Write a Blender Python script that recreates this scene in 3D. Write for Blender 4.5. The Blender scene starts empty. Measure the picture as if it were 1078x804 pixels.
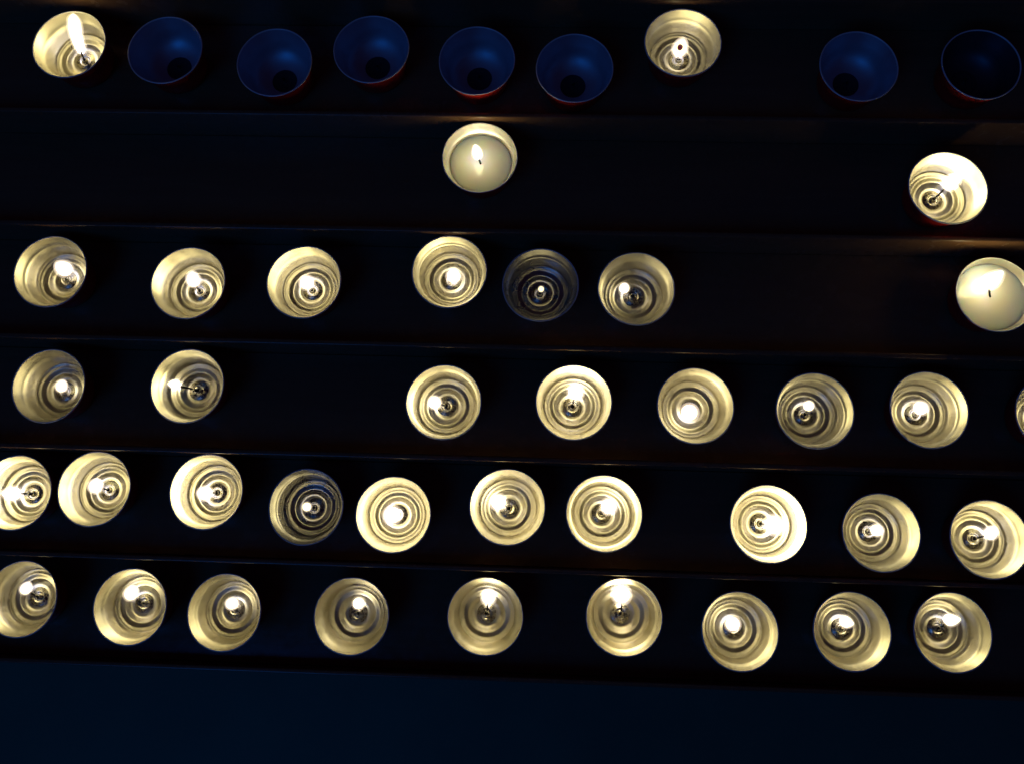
import bpy, bmesh, math, random
from mathutils import Vector, Matrix

random.seed(7)
scene = bpy.context.scene
COL = scene.collection
MM = 0.001

# ------------------------------------------------------------------ camera
cam_d = bpy.data.cameras.new('camera')
cam = bpy.data.objects.new('camera', cam_d)
COL.objects.link(cam)
cam_d.sensor_fit = 'HORIZONTAL'
cam_d.sensor_width = 36.0
cam_d.lens = 780.0 / 1078.0 * 36.0
cam_d.clip_start = 0.01
cam_d.clip_end = 50.0
cam.matrix_world = Matrix((
    (0.9991076695530693, -0.024478137904050196, 0.03441925921610324, 0.0),
    (0.03081134433167864, 0.9798054806680437, -0.1975648782383619, 0.0),
    (-0.02888815848595651, 0.1984490887296143, 0.9796853747411339, 0.6394),
    (0, 0, 0, 1)))
scene.camera = cam

# ------------------------------------------------------------------ world: a dark church interior
world = bpy.data.worlds.new('World')
scene.world = world
world.use_nodes = True
wbg = world.node_tree.nodes['Background']
wbg.inputs['Color'].default_value = (0.75, 0.30, 1.0, 1)
wbg.inputs['Strength'].default_value = 0.0065

# blue daylight from a window high up in front of the stand, to the left
win = bpy.data.lights.new('window_light', 'AREA')
win.shape = 'RECTANGLE'
win.size = 1.5
win.size_y = 2.2
win.energy = 12.0
win.color = (0.005, 0.21, 1.0)
wo = bpy.data.objects.new('window_light', win)
COL.objects.link(wo)
wo.location = (-1.7, -2.3, 2.6)
wo.rotation_euler = (Vector((0, 0.3, 0)) - wo.location).to_track_quat('-Z', 'Y').to_euler()

scene.view_settings.view_transform = 'Standard'
scene.view_settings.look = 'None'
scene.view_settings.exposure = 0.0
scene.view_settings.gamma = 1.0
scene.view_settings.use_curve_mapping = False
scene.render.engine = 'CYCLES'
cy = scene.cycles
cy.use_denoising = True
cy.max_bounces = 14
cy.glossy_bounces = 10
cy.transmission_bounces = 10
cy.diffuse_bounces = 4
cy.transparent_max_bounces = 12
cy.caustics_reflective = True
cy.caustics_refractive = True
cy.blur_glossy = 0.3
cy.sample_clamp_indirect = 6.0


# ------------------------------------------------------------------ materials
def new_mat(name):
    m = bpy.data.materials.new(name)
    m.use_nodes = True
    nt = m.node_tree
    return m, nt, nt.nodes['Principled BSDF']


def node(nt, typ, **kw):
    n = nt.nodes.new(typ)
    for k, v in kw.items():
        setattr(n, k, v)
    return n


def noise(nt, scale, detail=3.0, rough=0.55, coord='Object', mapping=None):
    tc = node(nt, 'ShaderNodeTexCoord')
    n = node(nt, 'ShaderNodeTexNoise')
    n.inputs['Scale'].default_value = scale
    n.inputs['Detail'].default_value = detail
    n.inputs['Roughness'].default_value = rough
    if mapping:
        mp = node(nt, 'ShaderNodeMapping')
        mp.inputs['Scale'].default_value = mapping
        nt.links.new(tc.outputs[coord], mp.inputs['Vector'])
        nt.links.new(mp.outputs['Vector'], n.inputs['Vector'])
    else:
        nt.links.new(tc.outputs[coord], n.inputs['Vector'])
    return n


def ramp(nt, fac, a, b, lo=0.3, hi=0.7):
    r = node(nt, 'ShaderNodeMapRange')
    r.inputs['From Min'].default_value = lo
    r.inputs['From Max'].default_value = hi
    r.inputs['To Min'].default_value = a
    r.inputs['To Max'].default_value = b
    nt.links.new(fac, r.inputs['Value'])
    return r.outputs['Result']


def bump(nt, bsdf, height, strength, dist):
    b = node(nt, 'ShaderNodeBump')
    b.inputs['Strength'].default_value = strength
    b.inputs['Distance'].default_value = dist
    nt.links.new(height, b.inputs['Height'])
    nt.links.new(b.outputs['Normal'], bsdf.inputs['Normal'])


def mat_foil(name, col, r0, r1, metal=1.0):
    m, nt, p = new_mat(name)
    p.inputs['Base Color'].default_value = (*col, 1)
    p.inputs['Metallic'].default_value = metal
    n1 = noise(nt, 60.0, 2.0)
    nt.links.new(ramp(nt, n1.outputs['Fac'], r0, r1), p.inputs['Roughness'])
    n2 = noise(nt, 70.0, 1.0, mapping=(1, 1, 2.5))
    bump(nt, p, n2.outputs['Fac'], 0.06, 0.0006)
    return m


M_FOIL = mat_foil('spun_aluminium', (0.83, 0.79, 0.66), 0.31, 0.41, 0.97)
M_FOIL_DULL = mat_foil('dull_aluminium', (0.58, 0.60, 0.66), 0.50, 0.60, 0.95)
M_FOIL_DIM = mat_foil('dimmed_aluminium', (0.62, 0.60, 0.55), 0.24, 0.34, 0.95)  # foil darkened to stand in for weak flame light in dim cups
M_FOIL_BLACK = mat_foil('near_black_aluminium', (0.10, 0.10, 0.11), 0.45, 0.55, 0.7)  # much darker foil for the one almost black cup

M_RED, nt, p = new_mat('red_lacquer')
p.inputs['Base Color'].default_value = (0.72, 0.022, 0.012, 1)
p.inputs['Roughness'].default_value = 0.32
n = noise(nt, 220.0, 2.0)
bump(nt, p, n.outputs['Fac'], 0.15, 0.0003)

M_RIM, nt, p = new_mat('rolled_rim_metal')
p.inputs['Base Color'].default_value = (0.90, 0.87, 0.82, 1)
p.inputs['Metallic'].default_value = 0.1
p.inputs['Roughness'].default_value = 0.35

M_TIN, nt, p = new_mat('tinned_steel')
p.inputs['Base Color'].default_value = (0.62, 0.58, 0.50, 1)
p.inputs['Metallic'].default_value = 1.0
n = noise(nt, 400.0, 3.0)
nt.links.new(ramp(nt, n.outputs['Fac'], 0.15, 0.4), p.inputs['Roughness'])

M_WICK, nt, p = new_mat('charred_wick')
p.inputs['Base Color'].default_value = (0.012, 0.010, 0.009, 1)
p.inputs['Roughness'].default_value = 0.85
n = noise(nt, 1800.0, 2.0)
bump(nt, p, n.outputs['Fac'], 0.8, 0.0004)

M_SOOT, nt, p = new_mat('sooty_plate')
p.inputs['Base Color'].default_value = (0.035, 0.035, 0.04, 1)
p.inputs['Roughness'].default_value = 0.5
n = noise(nt, 300.0, 4.0)
bump(nt, p, n.outputs['Fac'], 0.5, 0.0008)

M_EMBER, nt, p = new_mat('glowing_ember')
p.inputs['Base Color'].default_value = (0.02, 0.008, 0.01, 1)
p.inputs['Emission Color'].default_value = (0.55, 0.03, 0.10, 1)
p.inputs['Emission Strength'].default_value = 0.16

M_LIQUID, nt, p = new_mat('melted_wax')
p.inputs['Base Color'].default_value = (1.0, 0.985, 0.93, 1)
p.inputs['Transmission Weight'].default_value = 1.0
p.inputs['Roughness'].default_value = 0.0
p.inputs['IOR'].default_value = 1.43
n = noise(nt, 70.0, 1.0)
bump(nt, p, n.outputs['Fac'], 0.05, 0.0010)

M_WAX, nt, p = new_mat('cream_wax')
p.inputs['Base Color'].default_value = (0.93, 0.89, 0.76, 1)
p.inputs['Roughness'].default_value = 0.10
p.inputs['Subsurface Weight'].default_value = 1.0
p.inputs['Subsurface Radius'].default_value = (1.0, 0.75, 0.4)
p.inputs['Subsurface Scale'].default_value = 0.010
n = noise(nt, 120.0, 3.0)
bump(nt, p, n.outputs['Fac'], 0.12, 0.0008)

# flame: hot yellow-white gas, bluish at the foot; brightness of each flame is its own
M_FLAME = bpy.data.materials.new('flame')
M_FLAME.use_nodes = True
nt = M_FLAME.node_tree
nt.nodes.clear()
out = node(nt, 'ShaderNodeOutputMaterial')
em = node(nt, 'ShaderNodeEmission')
tc = node(nt, 'ShaderNodeTexCoord')
sep = node(nt, 'ShaderNodeSeparateXYZ')
cr = node(nt, 'ShaderNodeValToRGB')
e = cr.color_ramp.elements
e[0].position = 0.0
e[0].color = (0.35, 0.40, 0.75, 1)
e[1].position = 1.0
e[1].color = (1.0, 0.83, 0.34, 1)
k = cr.color_ramp.elements.new(0.22)
k.color = (1.0, 0.83, 0.35, 1)
k = cr.color_ramp.elements.new(0.6)
k.color = (1.0, 0.86, 0.39, 1)
at = node(nt, 'ShaderNodeAttribute', attribute_type='OBJECT', attribute_name='glow')
mul = node(nt, 'ShaderNodeMath', operation='MULTIPLY')
mul.inputs[1].default_value = 6.6
nt.links.new(tc.outputs['Generated'], sep.inputs[0])
nt.links.new(sep.outputs['Z'], cr.inputs['Fac'])
nt.links.new(cr.outputs['Color'], em.inputs['Color'])
nt.links.new(at.outputs['Fac'], mul.inputs[0])
nt.links.new(mul.outputs[0], em.inputs['Strength'])
nt.links.new(em.outputs[0], out.inputs['Surface'])

# added glow shell round each flame, a halo that softens its edge
M_HALO = bpy.data.materials.new('flame_halo')
M_HALO.use_nodes = True
nt = M_HALO.node_tree
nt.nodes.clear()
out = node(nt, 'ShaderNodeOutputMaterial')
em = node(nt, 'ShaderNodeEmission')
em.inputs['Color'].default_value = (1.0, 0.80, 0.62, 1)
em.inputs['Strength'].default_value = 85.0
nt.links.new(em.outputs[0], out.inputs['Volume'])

M_STEP, nt, p = new_mat('dark_varnished_wood')
n = noise(nt, 14.0, 5.0, mapping=(1, 12, 12))
mix = node(nt, 'ShaderNodeMix', data_type='RGBA')
mix.inputs[6].default_value = (0.17, 0.085, 0.042, 1)
mix.inputs[7].default_value = (0.27, 0.140, 0.066, 1)
nt.links.new(n.outputs['Fac'], mix.inputs[0])
nt.links.new(mix.outputs[2], p.inputs['Base Color'])
n2 = noise(nt, 60.0, 4.0)
nt.links.new(ramp(nt, n2.outputs['Fac'], 0.16, 0.34), p.inputs['Roughness'])
bump(nt, p, n.outputs['Fac'], 0.10, 0.0008)

M_FLOOR, nt, p = new_mat('dark_stone_floor')
n = noise(nt, 5.0, 6.0)
mix = node(nt, 'ShaderNodeMix', data_type='RGBA')
mix.inputs[6].default_value = (0.05, 0.145, 0.085, 1)
mix.inputs[7].default_value = (0.09, 0.260, 0.150, 1)
nt.links.new(n.outputs['Fac'], mix.inputs[0])
nt.links.new(mix.outputs[2], p.inputs['Base Color'])
p.inputs['Roughness'].default_value = 0.6
bump(nt, p, n.outputs['Fac'], 0.3, 0.004)


# ------------------------------------------------------------------ mesh helpers
def link_mesh(name, me, mat, parent=None, smooth=True):
    if mat is not None and not me.materials:
        me.materials.append(mat)
    if smooth:
        for poly in me.polygons:
            poly.use_smooth = True
    o = bpy.data.objects.new(name, me)
    COL.objects.link(o)
    if parent is not None:
        o.parent = parent
    return o


def lathe(name, prof, seg=96, closed=False, wobble=None):
    """revolve (r, z) in mm about z; wobble(ang, r, z) -> dr in mm"""
    vs, fs, rings = [], [], []
    for (r, z) in prof:
        if r < 1e-6:
            rings.append([len(vs)])
            vs.append((0, 0, z * MM))
        else:
            ids = []
            for i in range(seg):
                a = 2 * math.pi * i / seg
                rr = r + (wobble(a, r, z) if wobble else 0.0)
                ids.append(len(vs))
                vs.append((rr * math.cos(a) * MM, rr * math.sin(a) * MM, z * MM))
            rings.append(ids)
    n = len(rings)
    pairs = [(i, i + 1) for i in range(n - 1)]
    if closed:
        pairs.append((n - 1, 0))
    for i, j in pairs:
        A, B = rings[i], rings[j]
        for q in range(seg):
            q2 = (q + 1) % seg
            if len(A) == 1 and len(B) == 1:
                continue
            if len(A) == 1:
                fs.append((A[0], B[q2], B[q]))
            elif len(B) == 1:
                fs.append((A[q], A[q2], B[0]))
            else:
                fs.append((A[q], A[q2], B[q2], B[q]))
    me = bpy.data.meshes.new(name)
    me.from_pydata(vs, [], fs)
    bm = bmesh.new()
    bm.from_mesh(me)
    bmesh.ops.recalc_face_normals(bm, faces=bm.faces)
    bm.to_mesh(me)
    bm.free()
    return me


def tube(name, pts, radii, seg=12):
    """closed tapered tube through points (mm)"""
    pts = [Vector(p) for p in pts]
    vs, fs, rings = [], [], []
    n = len(pts)
    for i, p in enumerate(pts):
        t = (pts[min(i + 1, n - 1)] - pts[max(i - 1, 0)]).normalized()
        ref = Vector((1, 0, 0)) if abs(t.x) < 0.8 else Vector((0, 1, 0))
        a = t.cross(ref).normalized()
        b = t.cross(a)
        ids = []
        for k in range(seg):
            an = 2 * math.pi * k / seg
            ids.append(len(vs))
            vs.append(tuple((p + (a * math.cos(an) + b * math.sin(an)) * radii[i]) * MM))
        rings.append(ids)
    for i in range(n - 1):
        for k in range(seg):
            k2 = (k + 1) % seg
            fs.append((rings[i][k], rings[i][k2], rings[i + 1][k2], rings[i + 1][k]))
    fs.append(tuple(reversed(rings[0])))
    fs.append(tuple(rings[-1]))
    me = bpy.data.meshes.new(name)
    me.from_pydata(vs, [], fs)
    bm = bmesh.new()
    bm.from_mesh(me)
    bmesh.ops.recalc_face_normals(bm, faces=bm.faces)
    bm.to_mesh(me)
    bm.free()
    return me


def spline(pts, n):
    """Catmull-Rom through pts"""
    P = [Vector(p) for p in pts]
    P = [P[0] * 2 - P[1]] + P + [P[-1] * 2 - P[-2]]
    res = []
    segs = len(P) - 3
    for s in range(n + 1):
        x = s / n * segs
        i = min(int(x), segs - 1)
        t = x - i
        p0, p1, p2, p3 = P[i:i + 4]
        res.append(0.5 * (2 * p1 + (p2 - p0) * t + (2 * p0 - 5 * p1 + 4 * p2 - p3) * t * t
                          + (3 * p1 - p0 - 3 * p2 + p3) * t ** 3))
    return res


# ------------------------------------------------------------------ floor and stand
EDGE_Y = [0.4140, 0.3215, 0.2315, 0.1415, 0.0543, -0.0316, -0.1171]   # front edge of each step
RISE = 0.018
LIP = 0.015          # each front board stands proud of its shelf
STEP_Z = [(6 - k) * RISE for k in range(7)]

me = bpy.data.meshes.new('floor')
me.from_pydata([(-6, -6, 0), (6, -6, 0), (6, 6, 0), (-6, 6, 0)], [], [(0, 1, 2, 3)])
fl = link_mesh('floor', me, M_FLOOR, smooth=False)
fl.location = (0, 0, -0.78)
fl['kind'] = 'structure'

stand = bpy.data.objects.new('candle_stand', None)
COL.objects.link(stand)
stand.location = (0, 0.2, -0.78)
stand['label'] = 'black stepped stand of long low shelves carrying all the candles'
stand['category'] = 'candle stand'


def box_part(name, x0, x1, y0, y1, z0, z1, mat, bev):
    bm = bmesh.new()
    bmesh.ops.create_cube(bm, size=1.0)
    for v in bm.verts:
        v.co = Vector((x0 + (v.co.x + 0.5) * (x1 - x0), y0 + (v.co.y + 0.5) * (y1 - y0),
                       z0 + (v.co.z + 0.5) * (z1 - z0))) - stand.location
    bmesh.ops.bevel(bm, geom=list(bm.edges), offset=bev, segments=4, profile=0.5, affect='EDGES')
    me = bpy.data.meshes.new(name)
    bm.to_mesh(me)
    bm.free()
    return link_mesh(name, me, mat, stand, smooth=True)


for k in range(7):
    y0 = EDGE_Y[k]
    y1 = EDGE_Y[k - 1] - 0.0003 if k else 0.54
    box_part('shelf', -0.72, 0.72, y0 + 0.0043, y1, -0.03, STEP_Z[k], M_STEP, 0.0006)
    box_part('front_board', -0.72, 0.72, y0, y0 + 0.004, -0.0302, STEP_Z[k] + LIP, M_STEP, 0.0011)
box_part('plinth', -0.70, 0.70, -0.095, 0.53, -0.78, -0.0305, M_STEP, 0.002)

# ------------------------------------------------------------------ the candles
# row, x, y (mm), kind (L lit, D dim, E burnt out, F fresh), wax level,
# flame (dx, dy, height of its centre, width, length), lean of the tip, glow, label
CANDLES = [
    (1, -384.9, 374.5, 'L', 8, (2.0, 11.1, 22.7, 9.5, 27), (5.8, 13.5), 1.0, "lit tealight with a tall curved flame at the left end of the top row"),
    (1, -305.4, 370.1, 'E', 0, (0.0, 0.0, 0.0, 0, 0), (0, 0), 0, "burnt-out cup beside the tall-flamed candle, second from left in the top row"),
    (1, -215.6, 360.0, 'E', 0, (0.0, 0.0, 0.0, 0, 0), (0, 0), 0, "burnt-out dark blue-lit cup, third from left in the top row"),
    (1, -138.7, 372.6, 'E', 0, (0.0, 0.0, 0.0, 0, 0), (0, 0), 0, "burnt-out cup with blue sheen, fourth from left in the top row"),
    (1, -54.1, 363.4, 'E', 0, (0.0, 0.0, 0.0, 0, 0), (0, 0), 0, "burnt-out cup with bright red side, directly above the cream-filled candle"),
    (1, 23.1, 357.6, 'E', 0, (0.0, 0.0, 0.0, 0, 0), (0, 0), 0, "burnt-out dull blue cup, last of the five before the lit candle in the top row"),
    (1, 107.9, 381.0, 'L', 7.7, (-0.6, 1.9, 18.4, 11, 19), (1, 0), 0.55, "lit cup with a dark core in its flame, right of five empties"),
    (1, 243.0, 361.6, 'E', 0, (0.0, 0.0, 0.0, 0, 0), (0, 0), 0, "burnt-out cup standing alone between wide gaps, second from right in the top row"),
    (1, 336.4, 364.3, 'K', 0, (0.0, 0.0, 0.0, 0, 0), (0, 0), 0, "almost black burnt-out cup at the right end of the top row"),
    (2, -50.2, 289.9, 'F', 17, (-2.2, 3.3, 30.0, 7.5, 19), (-1, 0), 2.1, "fresh cream wax candle burning alone near the middle of the second row"),
    (2, 313.0, 270.0, 'L', 8, (9.5, 10.3, 17.7, 11, 17), (3, 2), 1.2, "lit nearly empty cup at the right end of the second row"),
    (3, -395.7, 194.1, 'L', 8.4, (2.9, 7.0, 17.1, 12, 15), (0, 1), 0.9, "lit cup with a round white flame at the left end of the third row"),
    (3, -281.7, 186.9, 'L', 9.6, (-0.1, 5.8, 19.8, 10, 18), (5, 3), 1.0, "lit cup with bright streak on its right wall, second in the third row"),
    (3, -188.1, 189.6, 'L', 8, (-1.4, 3.9, 15.7, 11, 13), (0, 1), 0.95, "lit cup, third from left in the third row"),
    (3, -72.2, 200.7, 'L', 9, (2.4, 0.4, 17.2, 11, 14), (0, 1), 1.0, "lit cup left of the dim clear cup in the third row"),
    (3, 0.5, 191.2, 'D', 8.4, (0.9, 1.2, 12.6, 4.5, 6), (0, 0), 0.36, "dim dark cup with a tiny flame in the middle of the third row"),
    (3, 75.8, 189.6, 'L', 9.6, (-7.6, 4.4, 15.8, 8, 10), (0, 1), 0.9, "lit cup right of the dim cup in the third row"),
    (3, 352.0, 190.8, 'F', 21, (-5.3, 9.4, 35.0, 11, 24), (-1, 2), 2.1, "full cream wax candle cut by the right edge, end of the third row"),
    (4, -394.8, 103.8, 'L', 7.7, (4.2, 2.1, 16.9, 8, 16), (9, 3), 0.7, "lit cup with a grey-blue upper wall at the left end of the fourth row"),
    (4, -281.3, 106.6, 'L', 10.6, (-16.1, 2.4, 16.8, 8, 10), (-3, 0), 1.1, "lit cup with its wick bent to the left, second from left in the fourth row"),
    (4, -73.9, 98.8, 'L', 9.6, (-8.9, 1.5, 17.3, 10, 13), (0, 1), 1.1, "lit cup left of the brightest cup in the middle of the fourth row"),
    (4, 28.9, 101.4, 'L', 10.6, (1.8, 9.9, 19.3, 12, 15), (1, 1), 1.9, "brightest overexposed cup near the middle of the fourth row"),
    (4, 124.0, 100.9, 'L', 9.6, (-2.9, -3.8, 17.8, 13, 14), (0, 0), 1.0, "lit cup with a large low flame, right of the brightest in the fourth row"),
    (4, 216.4, 99.5, 'L', 9, (0.7, 5.8, 14.7, 8, 9), (0, 1), 0.85, "lit cup with a small flame and twin glints, third from right in the fourth row"),
    (4, 303.8, 102.5, 'L', 9, (-0.4, 3.4, 16.2, 10.5, 12), (0, 0), 1.05, "lit cup with a round flame, last whole one at the right of the fourth row"),
    (4, 399.3, 101.3, 'L', 9, (2.6, 4.0, 16.2, 9, 12), (0, 0), 1.0, "lit cup of which only a sliver shows at the right edge, fourth row"),
    (5, -420.8, 18.7, 'L', 9.6, (-10.0, -0.6, 18.3, 11, 15), (-2, 0), 1.6, "bright cup cut by the left edge, start of the fifth row"),
    (5, -356.3, 23.7, 'L', 8.4, (-3.5, 3.5, 18.6, 10, 18), (9, 4), 1.0, "lit cup with an oval flame touching its neighbour, second in the fifth row"),
    (5, -264.3, 24.1, 'L', 9, (-5.8, -0.5, 17.2, 11, 14), (-2, 0), 1.3, "lit cup left of the dark cup in the fifth row"),
    (5, -182.3, 14.5, 'D', 9.6, (-3.7, -0.1, 14.8, 7, 8), (0, 0), 0.5, "dim brown cup with a small flame, fourth in the fifth row"),
    (5, -111.9, 10.6, 'L', 9.6, (-3.2, -0.4, 18.3, 13, 15), (-1, 0), 1.5, "bright cup right of the dark cup in the fifth row"),
    (5, -21.5, 19.3, 'L', 9.6, (-7.7, 4.2, 18.3, 12, 15), (-1, 1), 1.7, "bright cup with glowing upper left, middle of the fifth row"),
    (5, 55.0, 16.4, 'L', 9.6, (4.6, 6.4, 18.3, 12, 15), (1, 1), 1.8, "bright cup left of the wide gap in the fifth row"),
    (5, 182.9, 12.2, 'L', 9, (7.6, -0.4, 19.2, 14, 18), (2, 0), 1.8, "blazing cup right of the wide gap in the fifth row"),
    (5, 269.4, 8.3, 'L', 9, (1.8, 1.5, 16.2, 9, 12), (1, 0), 1.0, "lit cup with a black wick crumb, second from right in the fifth row"),
    (5, 351.4, 5.8, 'L', 8.4, (7.0, 5.2, 18.1, 9, 17), (-4, 5), 1.1, "lit cup with a red lower edge at the right end of the fifth row"),
    (6, -414.6, -65.7, 'L', 8.4, (-3.5, 8.1, 17.6, 8, 16), (10, 6), 0.8, "lit cup cut by the left edge, start of the bottom row"),
    (6, -323.9, -68.6, 'L', 9, (-4.6, 10.3, 18.2, 10, 16), (8, 6), 1.0, "lit cup with a white flare on its right wall, second in the bottom row"),
    (6, -246.7, -70.4, 'L', 8.4, (1.7, 5.8, 17.6, 9, 16), (2, 2), 0.9, "lit cup with a slanting flame, third in the bottom row"),
    (6, -143.8, -69.8, 'L', 10.6, (2.5, 8.7, 17.3, 9, 11), (2, 1), 1.2, "lit cup with its flame at the top, fourth from left in the bottom row"),
    (6, -36.8, -66.2, 'L', 9.6, (1.3, 14.7, 19.3, 11, 17), (0, 2), 1.35, "bright cup fifth from left, middle of the bottom row"),
    (6, 72.8, -63.2, 'L', 9.6, (-0.7, 16.8, 19.8, 14, 18), (0, 2), 1.7, "brightest cup of the bottom row, right of its middle"),
    (6, 163.2, -70.8, 'L', 9.6, (-2.5, 4.5, 17.3, 11, 13), (0, 1), 1.05, "lit cup with a broad flame, third from right in the bottom row"),
    (6, 249.9, -67.9, 'L', 9, (1.3, 5.9, 15.7, 9, 11), (3, -1), 1.1, "lit cup with a flat sideways flame, second from right in the bottom row"),
    (6, 327.1, -65.9, 'L', 9, (5.6, 8.2, 16.7, 9, 13), (4, 2), 1.1, "lit cup with a slanting flame at the right end of the bottom row"),
]


def wob(seed, amp):
    rnd = random.Random(seed)
    ph = [rnd.uniform(0, 6.28) for _ in range(6)]

    def f(a, r, z):
        if r < 12:
            return 0.0
        s = 0.5 * math.sin(2 * a + ph[0]) + 0.4 * math.sin(3 * a + ph[1] + z * 0.05) + 0.25 * math.sin(7 * a + ph[2] + z * 0.12) \
            + 0.12 * math.sin(13 * a + ph[3] - z * 0.2)
        return amp * s
    return f


# inside of the cup: flared wall, stacking shoulder, rounded foot, stepped centre
INNER = [(29.75, 27.0), (29.4, 26.0), (28.6, 23.8), (27.8, 21.9), (27.2, 20.7), (26.7, 20.1), (26.1, 19.55), (25.5, 18.95), (25.15, 18.2), (25.0, 17.4),
         (24.95, 16.4), (24.8, 15.2), (24.35, 12.8), (23.85, 10.6), (23.4, 8.9), (23.1, 7.9), (22.8, 7.35), (22.3, 7.0), (21.7, 6.8), (21.0, 6.5),
         (20.3, 6.1), (19.6, 5.65), (19.0, 5.35), (18.3, 5.2), (17.0, 5.15), (15.4, 5.1), (14.8, 4.9), (14.0, 4.2),
         (13.0, 3.2), (12.0, 2.4), (11.0, 1.85), (10.2, 1.55), (9.0, 1.5), (5.0, 1.5), (0.0, 1.5)]
INNER_PLAIN = [(29.75, 27.0), (29.35, 26.0), (28.4, 23.8), (27.5, 21.6), (26.6, 19.6), (25.5, 17.2), (24.6, 14.4), (23.8, 12.2), (22.9, 10.2), (21.7, 8.3),
               (20.2, 6.8), (18.5, 5.5), (16.8, 4.5), (15.0, 3.7), (13.2, 3.05), (11.4, 2.5), (9.6, 2.05), (8.0, 1.75), (5.0, 1.5), (0.0, 1.5)]
OUTER = [(29.9, 26.6), (28.9, 23.6), (27.1, 18.4), (26.2, 17.4), (25.0, 11.0), (24.0, 5.0), (23.1, 1.7), (21.9, 0.35),
         (20.3, 0.0), (15.0, 0.0), (14.2, 0.5), (0.0, 0.5)]
RIM = [(29.75 + 0.58 * math.cos(t), 26.9 + 0.58 * math.sin(t)) for t in [2 * math.pi * i / 10 for i in range(10)]]

N_VAR = 7
BEAD = [0.15, 0.45, 0.25, 0.7, 0.05, 0.35, 0.55]     # how deep each cup's shoulder is pressed
RIDGE = [1.0, 0.85, 1.08, 0.92, 1.04, 0.8, 0.96]        # and its floor ring


def pressed(v):
    prof = []
    for (r, z) in INNER:
        if 15.5 < z < 21.0:
            r_plain = 24.8 + (27.3 - 24.8) * max(0.0, (z - 15.2) / 5.7) ** 1.15
            r = r_plain + (r - r_plain) * BEAD[v]
        elif 18.2 <= r < 22.5 and 5.2 < z < 7.2:
            z = 5.2 + (z - 5.2) * RIDGE[v]
        prof.append((r, z))
    return prof


LINING, SHELL, RIMS = [], [], []
for v in range(N_VAR):
    w = wob(v, 0.22)
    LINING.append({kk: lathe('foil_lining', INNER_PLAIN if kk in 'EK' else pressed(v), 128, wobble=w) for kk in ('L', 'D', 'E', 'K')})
    SHELL.append(lathe('cup', OUTER, 96, wobble=w))
    RIMS.append(lathe('rim', RIM, 128, closed=True, wobble=w))
    LINING[v]['F'] = LINING[v]['L']

HOLDER = lathe('wick_holder', [(0.0, 1.9), (1.0, 1.9), (1.0, 5.4), (1.35, 5.6), (1.7, 5.4), (1.75, 2.5), (2.3, 2.1), (3.6, 2.05), (4.2, 2.5), (4.9, 2.5),
                               (5.4, 2.05), (7.6, 2.0), (8.0, 1.8), (8.0, 1.55)], 64)
HOLDER_BURNT = lathe('wick_holder', [(0.0, 1.9), (1.0, 1.9), (1.0, 4.4), (1.35, 4.6), (1.7, 4.4), (1.75, 2.5), (2.3, 2.1), (5.4, 2.2), (8.6, 2.35), (10.0, 2.45), (10.4, 2.2)], 64)


def inner_r(z):
    for (r0, z0), (r1, z1) in zip(INNER, INNER[1:]):
        if z1 <= z <= z0 and z0 > z1:
            return r1 + (r0 - r1) * (z - z1) / (z0 - z1)
    return 5.0


def liquid_mesh(level):
    """melted wax with a meniscus at the wall and round the wick tube; sides sunk into the metal"""
    R = inner_r(level + 0.9)
    prof = [(0.0, level + 0.7), (1.6, level + 0.7), (2.1, level + 0.25), (3.0, level + 0.05)]
    for x in (5, 7, 9, 11, 13, 15, 17, 19, 21, 22, 23):
        if x < R - 3.0:
            prof.append((float(x), level))
    prof += [(R - 2.2, level + 0.06), (R - 1.2, level + 0.25), (R - 0.5, level + 0.55), (R + 0.25, level + 0.95)]
    for (r, z) in INNER:
        if z < level + 0.5:
            prof.append((r + (0.3 if r > 0 else 0.0), z - 0.3))
    return lathe('wax', prof, 96)


def solid_mesh(level, shrink):
    R = inner_r(level) - shrink
    prof = [(0.0, level - 0.6), (2.0, level - 0.75), (8.0, level - 0.7), (R - 6, level - 0.45), (R - 3, level - 0.15), (R - 1.2, level), (R - 0.4, level - 0.25),
            (R, level - 0.9)]
    z = level - 2.0
    while z > 6.5:
        prof.append((min(R, inner_r(z) - 0.15), z))
        z -= 2.0
    prof += [(19.0, 6.0), (0.0, 6.0)]
    return lathe('wax', prof, 96, wobble=wob(31 + int(level), 0.25))


LIQ = {}
CRUMB = (-4.8, 7.7)
CAM_AT = Vector((0, 0, 639.4))


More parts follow.
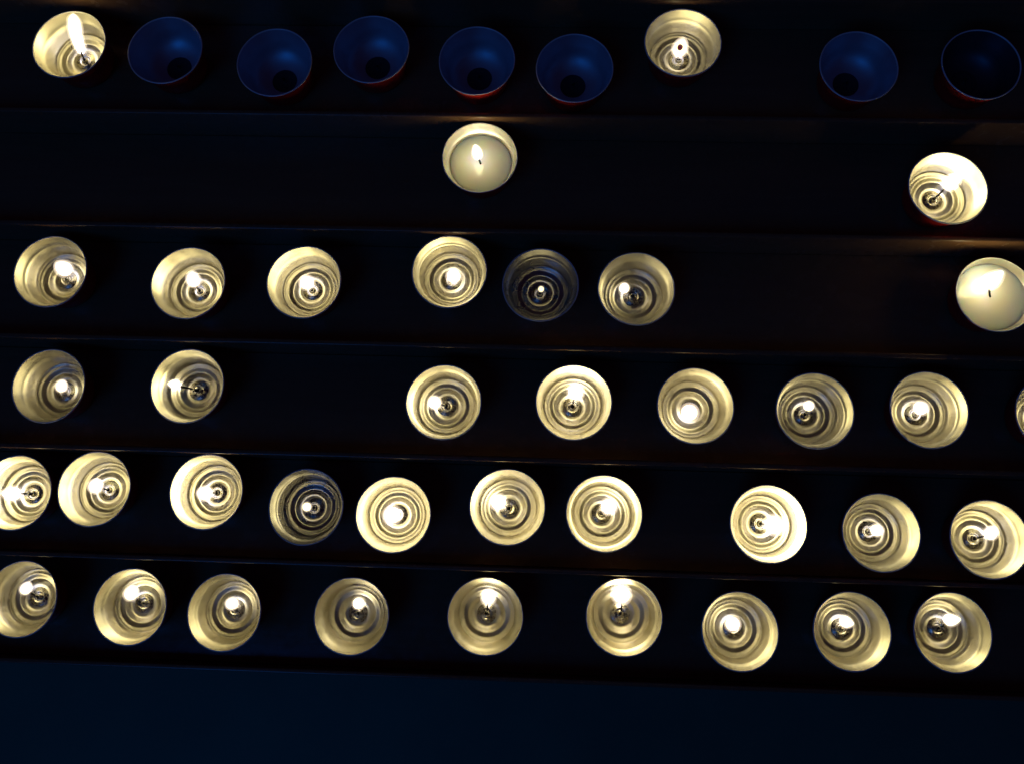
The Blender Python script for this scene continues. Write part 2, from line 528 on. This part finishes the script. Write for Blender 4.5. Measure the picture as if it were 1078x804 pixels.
def candle(i, row, x, y, kind, level, fl, lean, glow, label):
    rnd = random.Random(100 + i)
    z0 = STEP_Z[row] * 1000.0 + 0.05
    root = bpy.data.objects.new('votive_candle', None)
    COL.objects.link(root)
    root.location = (x * MM, y * MM, z0 * MM)
    root['label'] = label
    root['category'] = 'candle'
    root['group'] = 'votive candles on the stepped stand'
    v = (i * 3 + row) % N_VAR
    spin = rnd.uniform(0, 6.283)
    cup = link_mesh('cup', SHELL[v], M_RED, root)
    cup.rotation_euler.z = spin
    lin = link_mesh('foil_lining', LINING[v][kind], {'L': M_FOIL, 'F': M_FOIL, 'D': M_FOIL_DIM, 'E': M_FOIL_DULL, 'K': M_FOIL_BLACK}[kind], cup)
    link_mesh('rim', RIMS[v], M_RIM, cup)
    if kind == 'F':
        wx = link_mesh('wax', solid_mesh(level, -0.25), M_WAX, root)
        wx['label'] = 'solid cream wax'
    else:
        h = link_mesh('wick_holder', HOLDER_BURNT if kind in 'EK' else HOLDER, M_SOOT if kind in 'EK' else M_TIN, root)
        h.location = ((rnd.uniform(-.6, .6)) * MM, rnd.uniform(-.6, .6) * MM, 0)
        h.rotation_euler.z = spin
        if level > 0:
            if level not in LIQ:
                LIQ[level] = liquid_mesh(level)
            w = link_mesh('wax', LIQ[level], M_LIQUID, root)
            w.rotation_euler.z = spin * 1.7
    if fl[4] == 0:      # burnt out: a short black stump of wick
        a = rnd.uniform(0, 6.28)
        pts = spline([(0, 0, 3), (0.2, 0.1, 5.5), (1.2 * math.cos(a), 1.2 * math.sin(a), 7.0)], 8)
        link_mesh('wick', tube('wick', pts, [0.8] * 8 + [0.55], 10), M_WICK, root)
        return
    dx, dy, zc, fw, fh = fl
    base = Vector((dx - lean[0] * 0.5, dy - lean[1] * 0.5, zc - fh * 0.5))
    tall = 'tall curved' in label
    tip = Vector((dx + lean[0] * 0.7, dy + lean[1] * 0.7, zc + fh * 0.5))
    # wick leaves its tube and bends over into the flame
    wtop = base + (tip - base) * 0.22
    start = Vector((0, 0, level - 1.0 if kind == 'F' else 3.0))
    knee = Vector((wtop.x * 0.3, wtop.y * 0.3, max(start.z + 2.2, wtop.z * 0.72)))
    pts = spline([start, knee, wtop], 12)
    wk = link_mesh('wick', tube('wick', pts, [0.75] * 10 + [0.7, 0.65, 0.5], 10), M_WICK, root)
    # flame: a tear drop along a curved path
    mid = base.lerp(tip, 0.45) + Vector((rnd.uniform(-.5, .5), rnd.uniform(-.5, .5), 0)) - Vector((lean[0], lean[1], 0)) * 0.12
    n = 28
    path = spline([base, mid, tip], n)
    key = [(0, .10), (.05, .42), (.12, .68), (.24, .95), (.36, 1.0), (.5, .95), (.64, .82), (.78, .6), (.9, .37), (.97, .19), (1, .04)]
    if tall:
        path = spline([base, base.lerp(tip, 0.5) + Vector((-1.6, 0, 0)), tip], n)
        key = [(0, .3), (.06, .62), (.15, .8), (.4, .92), (.7, 1.0), (.86, .85), (.95, .5), (1, .06)]
    rad = []
    for s in range(n + 1):
        t = s / n
        for (t0, a0), (t1, a1) in zip(key, key[1:]):
            if t0 <= t <= t1:
                rad.append((a0 + (a1 - a0) * (t - t0) / (t1 - t0)) * fw * 0.47)
                break
    f = link_mesh('flame', tube('flame', path, rad, 24), M_FLAME, root)
    f['glow'] = glow
    grow = [r + fw * 0.19 for r in rad]  # halo shell added a little wider than the flame
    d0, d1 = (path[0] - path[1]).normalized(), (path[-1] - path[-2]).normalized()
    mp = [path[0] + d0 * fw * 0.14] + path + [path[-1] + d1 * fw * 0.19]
    link_mesh('glow_halo', tube('glow_halo', mp, [grow[0] * 0.5] + grow + [0.15], 20), M_HALO, f)
    if 'black wick crumb' in label:
        cme = lathe('wick_crumb', [(0, -1.3), (1.1, -1.0), (1.6, 0.1), (1.0, 0.8), (0, 1.2)], 9, wobble=lambda a, r, z: 0.35 * math.sin(3 * a + z))
        co = link_mesh('wick_crumb', cme, M_WICK, root, smooth=False)
        co.location = (CRUMB[0] * MM, CRUMB[1] * MM, (level + 0.3) * MM)
        co.scale.y = 0.7
    if 'dark core' in label:
        toward = (CAM_AT - Vector((x, y, z0 + zc))).normalized()
        c = Vector((dx, dy, zc)) + toward * (fw * 0.42)
        eme = lathe('ember', [(2.3 * math.sin(t) + (0 if 0 < t < 3.14 else 0), -2.9 * math.cos(t)) for t in [math.pi * q / 12 for q in range(13)]], 24)
        em_o = link_mesh('ember', eme, M_EMBER, wk)
        em_o.location = tuple(c * MM)


for i, c in enumerate(CANDLES):
    candle(i, *c)
